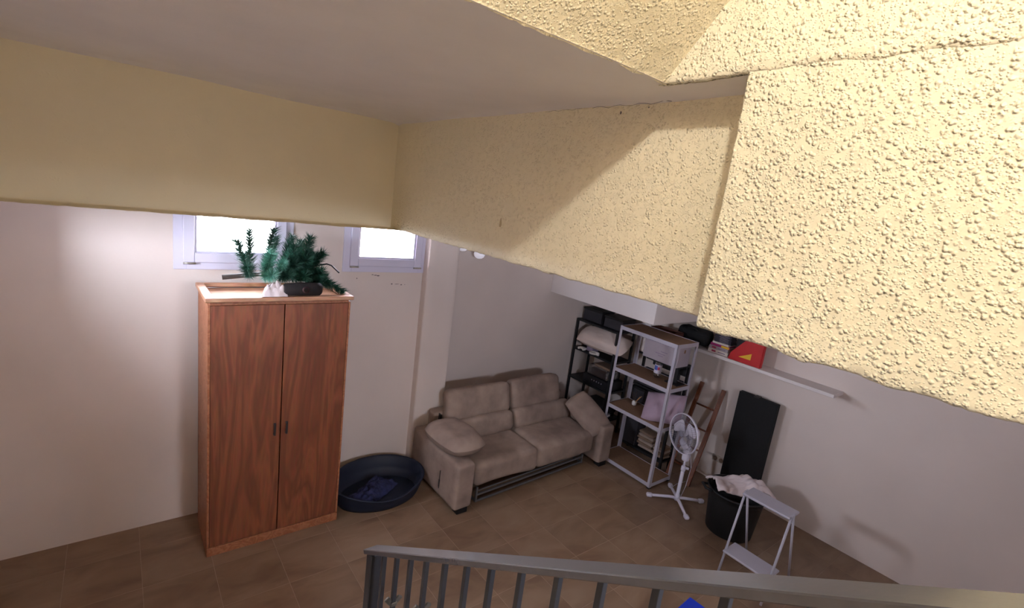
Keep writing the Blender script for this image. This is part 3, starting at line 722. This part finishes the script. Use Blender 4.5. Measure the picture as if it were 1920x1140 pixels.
book((5.24, 4.34, .242), (5.40, 4.50, .27), M['dark_box'], 'dark book at the bottom of the black corner shelving', 'books in the black corner shelving')
for k, (y0, y1, z, m_) in enumerate(((4.10, 4.34, .27, 'carton'), (4.12, 4.36, .242, 'dark_box'))):
    book((5.23, y0, z if k else .27), (5.42, y1, (z if k else .27)+.027), M[m_], ('pale book lying on a dark book in the black corner shelving', 'dark book beneath a pale book in the black corner shelving')[k], 'books in the black corner shelving', ang=3 if k else 0)
t = thing('black_console', 'flat black console box on the black corner shelving under the stereo', 'console', (5.4, 4.4, .24))
obj('case', MB().box((5.25, 4.12, .30), (5.55, 4.52, .42), .008), M['stereo'], t); obj('slot', MB().box((5.244, 4.2, .375), (5.251, 4.44, .381)), M['dvd_text'], t)
for (x_, y_) in ((5.44, 4.14), (5.52, 4.5), (5.44, 4.5), (5.52, 4.14)): obj('foot', MB().box((x_-.01, y_-.01, .241), (x_+.01, y_+.01, .301)), M['black'], t)
# on top of the black corner shelving
for k, (y0, y1, h) in enumerate(((4.46, 4.80, .15), (4.08, 4.40, .13))):
    t = thing('dark_storage_box', ('dark grey box at the wall end on top of the black corner shelving', 'dark grey box at the white shelving end on top of the black corner shelving')[k], 'box', (5.42, (y0+y1)/2, 1.53), 'dark boxes on top of the corner shelving')
    obj('box_body', MB().box((5.30, y0, 1.532), (5.57, y1, 1.532+h), .004), M['dark_box'], t); obj('box_lid', MB().box((5.292, y0-.006, 1.532+h), (5.578, y1+.006, 1.532+h+.03), .004), M['black'], t)
# black unit behind the white one
t = thing('wooden_crate', 'dark red wooden crate on the shelving behind the white unit', 'crate', (5.33, 3.4, 1.40))
cx0, cx1, cy0, cy1, cz = 5.225, 5.43, 3.24, 3.58, 1.402
for (lo, hi) in (((cx0, cy0, cz), (cx1, cy1, cz+.012)), ((cx0, cy0, cz+.012), (cx0+.012, cy1, cz+.36)), ((cx1-.012, cy0, cz+.012), (cx1, cy1, cz+.36)), ((cx0+.012, cy0, cz+.012), (cx1-.012, cy0+.012, cz+.36)), ((cx0+.012, cy1-.012, cz+.012), (cx1-.012, cy1, cz+.36))):
    obj('plank', MB().box(lo, hi, .002), M['crate'], t)
o = obj('white_box', MB().box((5.23, 3.595, 1.402), (5.42, 3.69, 1.80), .004), M['white_paint']); tag(o, 'narrow upright white box beside the dark red crate', 'box')
t = thing('black_bag', 'slouchy black bag at the end of the floating shelf beside the disc cases', 'bag', (5.62, 3.18, 1.615))
def bag_d(q, nr): return nr*(noise.noise(q*9)*.022)
obj('bag_body', MB().rbox((.24, .40, .20), .07, 10, Matrix.Translation((5.62, 3.20, 1.732)), bag_d), M['bag'], t)
obj('bag_strap', MB().tube([(5.52, 3.32, 1.79), (5.50, 3.26, 1.83), (5.50, 3.16, 1.84), (5.52, 3.08, 1.79)], .012, 8), M['bag'], t)
fs = thing('floating_shelf', 'thick white wall shelf on the right wall above the ladder', 'shelf', (5.6, 2.3, 1.58))
obj('shelf_board', MB().box((5.50, 1.55, 1.577), (XR+.004, 3.42, 1.614), .003), M['white_paint'], fs)
# books and disc cases on the floating shelf
z = 1.616
ST = [('white paperback at the bottom of the stack on the floating shelf', 'paper', .042), ('second white paperback from the bottom of the shelf stack', 'carton', .040), ('magenta and yellow spined book in the shelf stack', 'magenta', .030), ('thin white book above the magenta book in the shelf stack', 'paper', .022)]
bk = []
for i, (lb, m_, h) in enumerate(ST):
    y0 = 2.705+[0, .01, .0, .02][i]; y1 = 2.955-[0, .0, .01, .03][i]
    t = book((5.55+i*.004, y0, z), (5.71, y1, z+h-.001), M[m_], lb, 'books and cases stacked on the floating shelf')
    c = Vector(t['base'])
    if i == 2: obj('yellow_spine', MB().box((-.0825, -.115, .003), (-.0745, -.02, .026)), M['yellow'], t, off=(0, 0, 0))
    if i < 2: 
        obj('spine_print', MB().box((-.084, .03, .010), (-.0785, .08, .030)), M['label_red'], t, off=(0, 0, 0))
        obj('spine_print', MB().box((-.084, -.09, .014), (-.0785, .0, .024)), M['print'], t, off=(0, 0, 0))
    z += h
for i in range(8):
    y0 = 2.70+random.uniform(0, .02); h = .0155
    t = thing('disc_case', ['lowest dark disc case on the white book', 'second dark disc case above the white book', 'third dark disc case above the white book', 'fourth dark disc case above the white book', 'fifth dark disc case above the white book', 'sixth dark disc case above the white book', 'seventh dark disc case above the white book', 'topmost dark disc case on the shelf stack'][i], 'disc case', (5.63, y0+.1, z), 'books and cases stacked on the floating shelf')
    obj('case', MB().box((5.565, y0, z), (5.70, y0+.20+random.uniform(0, .015), z+h-.0008), .001), M['dvd'], t)
    obj('spine_print', MB().box((5.5643, y0+.03, z+.005), (5.566, y0+.14, z+.010)), M['dvd_text'], t)
    z += h
t = thing('black_speaker', 'small black speaker behind the red wedge on the floating shelf', 'speaker', (5.66, 2.58, 1.615))
obj('case', MB().box((5.60, 2.52, 1.616), (5.73, 2.66, 1.86), .006), M['stereo'], t)
obj('cone', MB().lathe([(.001, 0), (.02, .004), (.045, -.002), (.05, .004)], 20, axes((5.598, 2.59, 1.70), (0, 1, 0), (-1, 0, 0))), M['black'], t)
t = thing('red_wedge', 'red plastic wedge with a yellow mark on the floating shelf', 'wedge', (5.53, 2.5, 1.615))
vs = [(5.505, 2.685, 1.616), (5.505, 2.30, 1.616), (5.505, 2.30, 1.90), (5.505, 2.50, 1.90), (5.505, 2.66, 1.70)]
bm_ = bmesh.new(); bv = [bm_.verts.new(v) for v in vs]; fc = bm_.faces.new(bv)
ex = bmesh.ops.extrude_face_region(bm_, geom=[fc]); bmesh.ops.translate(bm_, vec=(.05, 0, 0), verts=[v for v in ex['geom'] if isinstance(v, bmesh.types.BMVert)])
bmesh.ops.recalc_face_normals(bm_, faces=bm_.faces[:]); bmesh.ops.bevel(bm_, geom=bm_.edges[:], offset=.008, segments=2, affect='EDGES')
obj('wedge_body', MB().bm(bm_), M['red'], t)
obj('yellow_mark', MB().add([(5.503, 2.56, 1.675), (5.503, 2.42, 1.675), (5.503, 2.42, 1.75)], [[0, 1, 2]]), M['yellow'], t)
# paper stacks low in the black unit
z = .158
for i in range(6):
    y0 = 3.13+random.uniform(-.02, .02)
    o = obj('folded_towel', MB().rbox((.165, .225+random.uniform(-.01, .01), .036), .016, 6, Matrix.Translation((5.345+random.uniform(-.005, .005), y0+.245, z+.018)) @ Matrix.Rotation(R(random.uniform(-3, 3)), 4, 'Z'), soft(i*3, .003, 14)), M['kraft' if i % 2 else 'old_cloth'])
    tag(o, ['lowest folded cloth of the taller pile low behind the white unit', 'second folded cloth from the bottom of the taller pile', 'third folded cloth from the bottom of the taller pile', 'fourth folded cloth from the bottom of the taller pile', 'fifth folded cloth from the bottom of the taller pile', 'topmost folded cloth of the taller pile behind the white unit'][i], 'cloth', 'folded cloths behind the white unit'); z += .0385
z = .158
for i in range(4):
    y0 = 2.945
    o = obj('folded_towel', MB().rbox((.165, .175, .034), .015, 6, Matrix.Translation((5.345, y0+.215, z+.017)) @ Matrix.Rotation(R(random.uniform(-3, 3)), 4, 'Z'), soft(i*5+2, .003, 14)), M['kraft' if i % 2 else 'old_cloth'])
    tag(o, ['lowest folded cloth of the shorter pale pile', 'second folded cloth of the shorter pale pile', 'third folded cloth of the shorter pale pile', 'topmost folded cloth of the shorter pale pile'][i], 'cloth', 'folded cloths behind the white unit'); z += .0365
for k, (z0_, h, lb) in enumerate(((.152, .40, 'dark box at the sofa end of the bottom board behind the white unit'), (.602, .33, 'dark box at the sofa end of the board behind the reed diffuser'))):
    t = thing('dark_storage_box', lb, 'box', (5.32, 3.61, z0_), 'dark boxes behind the white unit')
    obj('box_body', MB().box((5.235, 3.50, z0_), (5.42, 3.70, z0_+h-.03), .004), M['dark_box'], t); obj('box_lid', MB().box((5.23, 3.495, z0_+h-.03), (5.425, 3.705, z0_+h), .004), M['black'], t)
t = thing('white_cable_box', 'pale flat box on the shelving behind the reed diffuser', 'box', (5.35, 3.2, .60))
obj('box_body', MB().box((5.24, 3.10, .602), (5.41, 3.36, .72), .004), M['carton'], t); obj('box_print', MB().box((5.2385, 3.12, .63), (5.2405, 3.16, .69)), M['print'], t)
t = thing('dark_storage_box', 'dark box with a pale label on the shelving behind the water bottle', 'box', (5.36, 3.3, .98), 'dark boxes behind the white unit')
obj('box_body', MB().box((5.24, 3.10, .982), (5.42, 3.66, 1.18), .006), M['dark_box'], t)
for y_ in (3.15, 3.32, 3.50): obj('box_label', MB().box((5.2385, y_, 1.05), (5.2405, y_+.07, 1.12)), M['stereo'], t)

# ------------------------------------------------------------------ things on the white shelving
t = thing('pedestal_stand', 'black pedestal stand on the second white shelf under the white carton', 'stand', (5.06, 3.0, 1.235))
obj('base_plate', MB().box((4.98, 2.925, 1.236), (5.14, 3.10, 1.248), .004), M['black'], t)
obj('neck', MB().box((5.04, 2.985, 1.248), (5.07, 3.035, 1.435), .004), M['black'], t)
obj('top_plate', MB().box((4.95, 2.95, 1.435), (5.17, 3.38, 1.452), .003), M['black'], t)
obj('front_panel', MB().box((5.14, 2.94, 1.33), (5.16, 3.40, 1.435), .003), M['black'], t)
t = thing('white_carton', 'white cardboard carton with faint printing under the top white shelf', 'box', (5.05, 3.2, 1.453))
obj('carton_body', MB().box((4.94, 2.955, 1.453), (5.172, 3.43, 1.712), .003), M['carton'], t)
for k in range(9): obj('print_mark', MB().box((4.9385, 3.06+k*.036, 1.668), (4.9405, 3.06+k*.036+.022, 1.680)), M['print'], t)
for (y_, z_, a) in ((3.13, 1.545, .13), (3.10, 1.575, .09), (3.15, 1.52, .07)): obj('print_mark', MB().box((4.9385, y_, z_), (4.9405, y_+a, z_+.007)), M['print'], t)
obj('hand_hole', MB().box((5.04, 2.9535, 1.62), (5.07, 2.956, 1.66), .001), M['hardboard'], t)
t = thing('water_bottle', 'clear plastic water bottle with white and blue label on the white shelving', 'bottle', (5.02, 3.24, 1.235))
T = Matrix.Translation((5.02, 3.235, 1.236))
obj('bottle_body', MB().lathe([(.002, .002), (.034, .0), (.042, .012), (.043, .06), (.041, .10), (.043, .14), (.042, .19), (.040, .215), (.030, .26), (.017, .292), (.0145, .30), (.0145, .318)], 24, T), M['clear'], t)
obj('bottle_label', MB().lathe([(.0436, .055), (.0438, .06), (.0438, .155), (.0436, .16)], 24, T), M['label'], t)
obj('bottle_cap', MB().lathe([(.001, .334), (.015, .334), (.0165, .330), (.0165, .312), (.014, .312)], 18, T), M['clear'], t)
def patch(name, a0, a1, z0, z1, m_):
    n = 6; vs = [T @ Vector((.0443*math.cos(a0+(a1-a0)*k/n), .0443*math.sin(a0+(a1-a0)*k/n), z_)) for z_ in (z0, z1) for k in range(n+1)]
    obj(name, MB().add(vs, [[k, k+1, n+2+k, n+1+k] for k in range(n)], True), m_, t)
patch('label_print', R(150), R(205), .095, .15, M['label_blue']); patch('label_print', R(205), R(240), .10, .135, M['label_red'])
t = thing('reed_diffuser', 'small white reed diffuser with thin sticks on the third white shelf', 'diffuser', (5.08, 3.50, .757))
T = Matrix.Translation((5.06, 3.50, .758))
obj('pot', MB().lathe([(.001, .001), (.024, .0), (.029, .006), (.030, .035), (.024, .048), (.014, .052), (.014, .060), (.010, .060), (.010, .05)], 20, T), M['ceramic'], t)
for (dx, dy, h, m_) in ((-.01, -.075, .14, 'reed'), (.0, -.09, .15, 'reed'), (.02, .04, .15, 'reed_dark'), (-.02, .05, .17, 'reed_dark'), (.01, .0, .18, 'reed_dark')):
    obj('stick', MB().tube([T @ Vector((0, 0, .02)), T @ Vector((dx, dy, h))], .0036, 6), M[m_], t)
def lil(q, nr): return nr*(noise.noise(q*8)*.012)
o = obj('lilac_pillow', MB().pillow(.52, .40, .17, axes((4.985, 3.04, .925), (.16, -.96, .24), (-.78, .02, .62)), seed=30, ear=.16, rnd=.3), M['lilac']); tag(o, 'pale lilac pillow leaning on the third white shelf behind the fan', 'pillow')

# ------------------------------------------------------------------ pedestal fan
fb = Vector((4.865, 2.575, 0))
fn = thing('pedestal_fan', 'white pedestal fan with three blades in front of the white shelving', 'fan', tuple(fb))
dn = Vector((-.955, .296, 0)).normalized()
for k, ang in enumerate((47, 133, 234, 330)):
    a = R(ang); d = Vector((math.cos(a), math.sin(a), 0)); L_ = .29
    pts = [fb+Vector((0, 0, .055)), fb+d*.08+Vector((0, 0, .052)), fb+d*L_*.85+Vector((0, 0, .030)), fb+d*L_+Vector((0, 0, .024))]
    lg_ = obj('foot_bar', MB().tube(pts, [.017, .017, .016, .015], 10), M['fan_white'], fn)
    obj('foot_cap', MB().rbox((.07, .055, .046), .02, 5, Matrix.Translation(fb+d*(L_+.01)+Vector((0, 0, .0235))) @ Matrix.Rotation(a, 4, 'Z')), M['fan_white'], lg_, off=fn['base'])
obj('pole', MB().tube([fb+Vector((0, 0, .03)), fb+Vector((0, 0, .10)), fb+Vector((0, 0, .105)), fb+Vector((0, 0, .41))], [.030, .027, .020, .020], 14), M['fan_white'], fn)
obj('height_collar', MB().tube([fb+Vector((0, 0, .39)), fb+Vector((0, 0, .40)), fb+Vector((0, 0, .44)), fb+Vector((0, 0, .455))], [.02, .026, .026, .018], 14), M['fan_white'], fn)
obj('upper_tube', MB().tube([fb+Vector((0, 0, .45)), fb+Vector((0, 0, .53))], .013, 12), M['fan_white'], fn)
obj('control_box', MB().rbox((.07, .075, .18), .025, 6, Matrix.Translation(fb+Vector((0, 0, .60)))), M['fan_white'], fn)
obj('knob', MB().tube([fb+Vector((.0, -.03, .44)), fb+Vector((.01, -.06, .44))], .014, 10), M['fan_white'], fn)
obj('neck', MB().tube([fb+Vector((0, 0, .66)), fb+Vector((0, 0, .78))], [.020, .024], 12), M['fan_white'], fn)
hc = fb+Vector((0, 0, .845))
obj('motor', MB().tube([hc-dn*.09, hc-dn*.075, hc-dn*.02, hc+dn*.035], [.035, .055, .062, .05], 20), M['fan_white'], fn)
TF = axes(hc+dn*.10, (0, 0, 1), dn)                     # local z points out of the fan's front
for k in range(3):
    a0 = R(57+120*k); mb = MB()
    def bl_pt(u, v):
        r_ = .028+u*.142; half = (.36+.50*min(1, u*2.4))*(1 if u < .72 else math.sqrt(max(0, 1-((u-.72)/.28)**2))*.8+.2)
        a = a0+(v-.5)*2*half*(.75)+u*.25
        return TF @ Vector((r_*math.cos(a), r_*math.sin(a), (v-.5)*.04*(1-u*.3)-.012))
    mb.grid(bl_pt, 12, 8); bo = obj('blade', mb, M['fan_white'], fn)
    md = bo.modifiers.new('thickness', 'SOLIDIFY'); md.thickness = .003
obj('hub', MB().lathe([(.001, .012), (.018, .010), (.028, .004), (.03, -.03)], 20, TF), M['fan_white'], fn)
RG = .218
mb = MB(); mb.lathe([(RG-.006, -.012), (RG+.002, -.014), (RG+.004, .0), (RG+.002, .014), (RG-.006, .012)], 48, TF, closed=True); obj('cage_rim', mb, M['fan_white'], fn)
for sg in (1, -1):
    mb = MB()
    for k in range(56):
        a = 2*math.pi*k/56; pts = []
        for r_, z_ in ((.030, .036), (.12, .036), (.185, .028), (RG-.003, .004)):
            pts.append(TF @ Vector((r_*math.cos(a+(.12 if sg < 0 else 0)), r_*math.sin(a+(.12 if sg < 0 else 0)), z_*sg)))
        mb.tube(pts, .0011, 4, cap=False)
    for r_, z_ in ((.12, .036), (.17, .031)):
        mb.tube([TF @ Vector((r_*math.cos(2*math.pi*k/32), r_*math.sin(2*math.pi*k/32), z_*sg)) for k in range(33)], .0016, 4, cap=False)
    cg = obj('front_cage' if sg > 0 else 'rear_cage', mb, M['cage'], fn)
    obj('cage_disc', MB().lathe([(.001, .040*sg), (.026, .039*sg), (.032, .035*sg)], 24, TF), M['cage'], cg, off=fn['base'])
cp = [fb+Vector(v) for v in ((.02, -.03, .62), (.05, -.06, .45), (.06, -.04, .2), (.07, .0, .03), (.09, .08, .006), (.20, .2, .006), (.34, .22, .006), (.5, .2, .006))]
obj('power_cord', MB().tube(cp, .003, 6), M['fan_white'], fn)

# ------------------------------------------------------------------ wooden ladder against the right wall
ld = thing('wooden_ladder', 'brown wooden decorative ladder leaning on the right wall', 'ladder', (5.28, 2.84, 0))
A0, A1 = Vector((5.28, 2.70, .0)), Vector((5.70, 2.725, 1.17)); B0, B1 = Vector((5.28, 2.985, .0)), Vector((5.70, 3.015, 1.17))
for a, b in ((A0, A1), (B0, B1)):
    obj('side_rail', MB().beam(a+Vector((0, 0, .01)), b, .024, .052, .004, (0, 1, 0)), M['ladder'], ld)
for f_ in (.16, .36, .56, .78):
    p, q = A0.lerp(A1, f_), B0.lerp(B1, f_); obj('rung', MB().tube([p, q], .012, 8), M['ladder'], ld)

# ------------------------------------------------------------------ wall socket, tall black board, basket, stool, blue box
sk = thing('wall_socket', 'double wall socket low on the right wall beside the ladder', 'socket', (XR, 2.62, .29))
obj('face_plate', MB().box((XR-.008, 2.545, .255), (XR+.002, 2.705, .335), .003), M['socket'], sk)
for y_ in (2.585, 2.665): obj('outlet', MB().lathe([(.001, .004), (.019, .003), (.024, .009), (.027, .009), (.028, 0)], 18, axes((XR-.0075, y_, .295), (0, 1, 0), (-1, 0, 0))), M['kraft'], sk)
bd = thing('black_board', 'tall black folded board leaning on the right wall behind the laundry basket', 'board', (5.6, 2.3, 0))
for k, x in enumerate((5.60, 5.635)):
    obj('panel', MB().box((x, 2.06, .012), (x+.028, 2.50, 1.27), .004), M['bag'], bd)
obj('hinge', MB().box((5.595, 2.27, 1.262), (5.668, 2.33, 1.278), .003), M['handle'], bd)
obj('foot', MB().box((5.60, 2.08, 0), (5.665, 2.12, .014)).box((5.60, 2.44, 0), (5.665, 2.48, .014)), M['black'], bd)
bc = Vector((4.94, 1.995, 0))
bk_ = thing('laundry_basket', 'round black plastic laundry basket beside the right wall', 'basket', tuple(bc))
obj('tub', MB().lathe([(.001, .004), (.20, .0), (.225, .015), (.262, .40), (.275, .455), (.290, .46), (.292, .472), (.272, .474), (.25, .40), (.212, .03), (.001, .02)], 40, Matrix.Translation(bc)), M['basket'], bk_)
for sg in (-1, 1):
    hd = Vector((-.77, .63, 0)) if sg < 0 else Vector((.77, -.63, 0)); sd_ = Vector((hd.y, -hd.x, 0))
    obj('handle', MB().tube([bc+hd*.285+sd_*.07+Vector((0, 0, .46)), bc+hd*.345+sd_*.05+Vector((0, 0, .475)), bc+hd*.345-sd_*.05+Vector((0, 0, .475)), bc+hd*.285-sd_*.07+Vector((0, 0, .46))], .014, 8), M['basket'], bk_)
def lc_pt(u, v):
    a, b = 2*u-1, 2*v-1
    d1 = Vector((.80, -.60, 0)); d2 = Vector((.60, .80, 0))
    p = bc+Vector((.055, -.03, 0))+d1*(a*.33)+d2*(b*(.15+.05*noise.noise(Vector((a*3, 1, 0)))))
    z = .50+.045*math.sin((a+.2)*4+b)*.5+.05*abs(noise.noise(Vector((a*3, b*2.5, 4))))+.05*(1-b*b)
    rr = (p-bc).length
    if rr > .27: z -= (rr-.27)*.9
    return Vector((p.x, p.y, z))
o = obj('white_towel', MB().grid(lc_pt, 34, 18), M['white_cloth']); md = o.modifiers.new('thickness', 'SOLIDIFY'); md.thickness = .014; md.offset = 1
tag(o, 'white towel bundled over the black laundry basket', 'towel')
st = thing('step_stool', 'white metal folding step stool in front of the laundry basket', 'stool', (4.45, 1.5, 0))
for y_ in (1.69, 1.29):
    s0 = -.0
    obj('front_leg', MB().tube([(4.20, y_, .0), (4.37, y_, .80)], .011, 8), M['white_metal'], st)
    obj('rear_leg', MB().tube([(4.74, y_, .0), (4.40, y_, .80)], .011, 8), M['white_metal'], st)
obj('low_step', MB().box((4.20, 1.285, .235), (4.42, 1.695, .256), .006), M['white_metal'], st)
obj('top_step', MB().box((4.32, 1.285, .775), (4.52, 1.695, .797), .006), M['white_metal'], st)
bx = thing('blue_box', 'bright blue open plastic box on the floor seen under the handrail', 'box', (3.22, 1.35, 0))
Tb = Matrix.Translation((3.225, 1.355, 0)) @ Matrix.Rotation(R(4), 4, 'Z')
mb = MB()
for lo, hi in (((-.2, -.15, 0), (.2, .15, .01)), ((-.2, -.15, .01), (-.19, .15, .22)), ((.19, -.15, .01), (.2, .15, .22)), ((-.19, -.15, .01), (.19, -.14, .22)), ((-.19, .14, .01), (.19, .15, .22))): mb.box(lo, hi, .001, Tb)
obj('box_body', mb, M['blue_box'], bx)
mb = MB().box((-.215, -.165, .221), (.215, .165, .245), .006, Tb); obj('box_lid', mb, M['blue_box'], bx)

# ------------------------------------------------------------------ twin lamp on the sofa wall
wl = thing('wall_lamp', 'twin white glass lamp high on the sofa wall just under the beam', 'lamp', (3.16, YS, 2.55))
obj('lamp_bar', MB().box((2.98, YS-.03, 2.60), (3.36, YS, 2.64), .006), M['steel'], wl)
for x_, z_ in ((3.05, 2.49), (3.29, 2.41)):
    obj('lamp_arm', MB().tube([(x_, YS-.02, 2.62), (x_, YS-.10, 2.61), (x_, YS-.13, z_+.04)], .008, 8), M['steel'], wl)
    obj('lamp_shade', MB().lathe([(.001, -.052), (.03, -.047), (.055, -.028), (.066, .0), (.058, .03), (.03, .052), (.02, .058)], 24, Matrix.Translation((x_, YS-.13, z_))), M['glow'], wl)
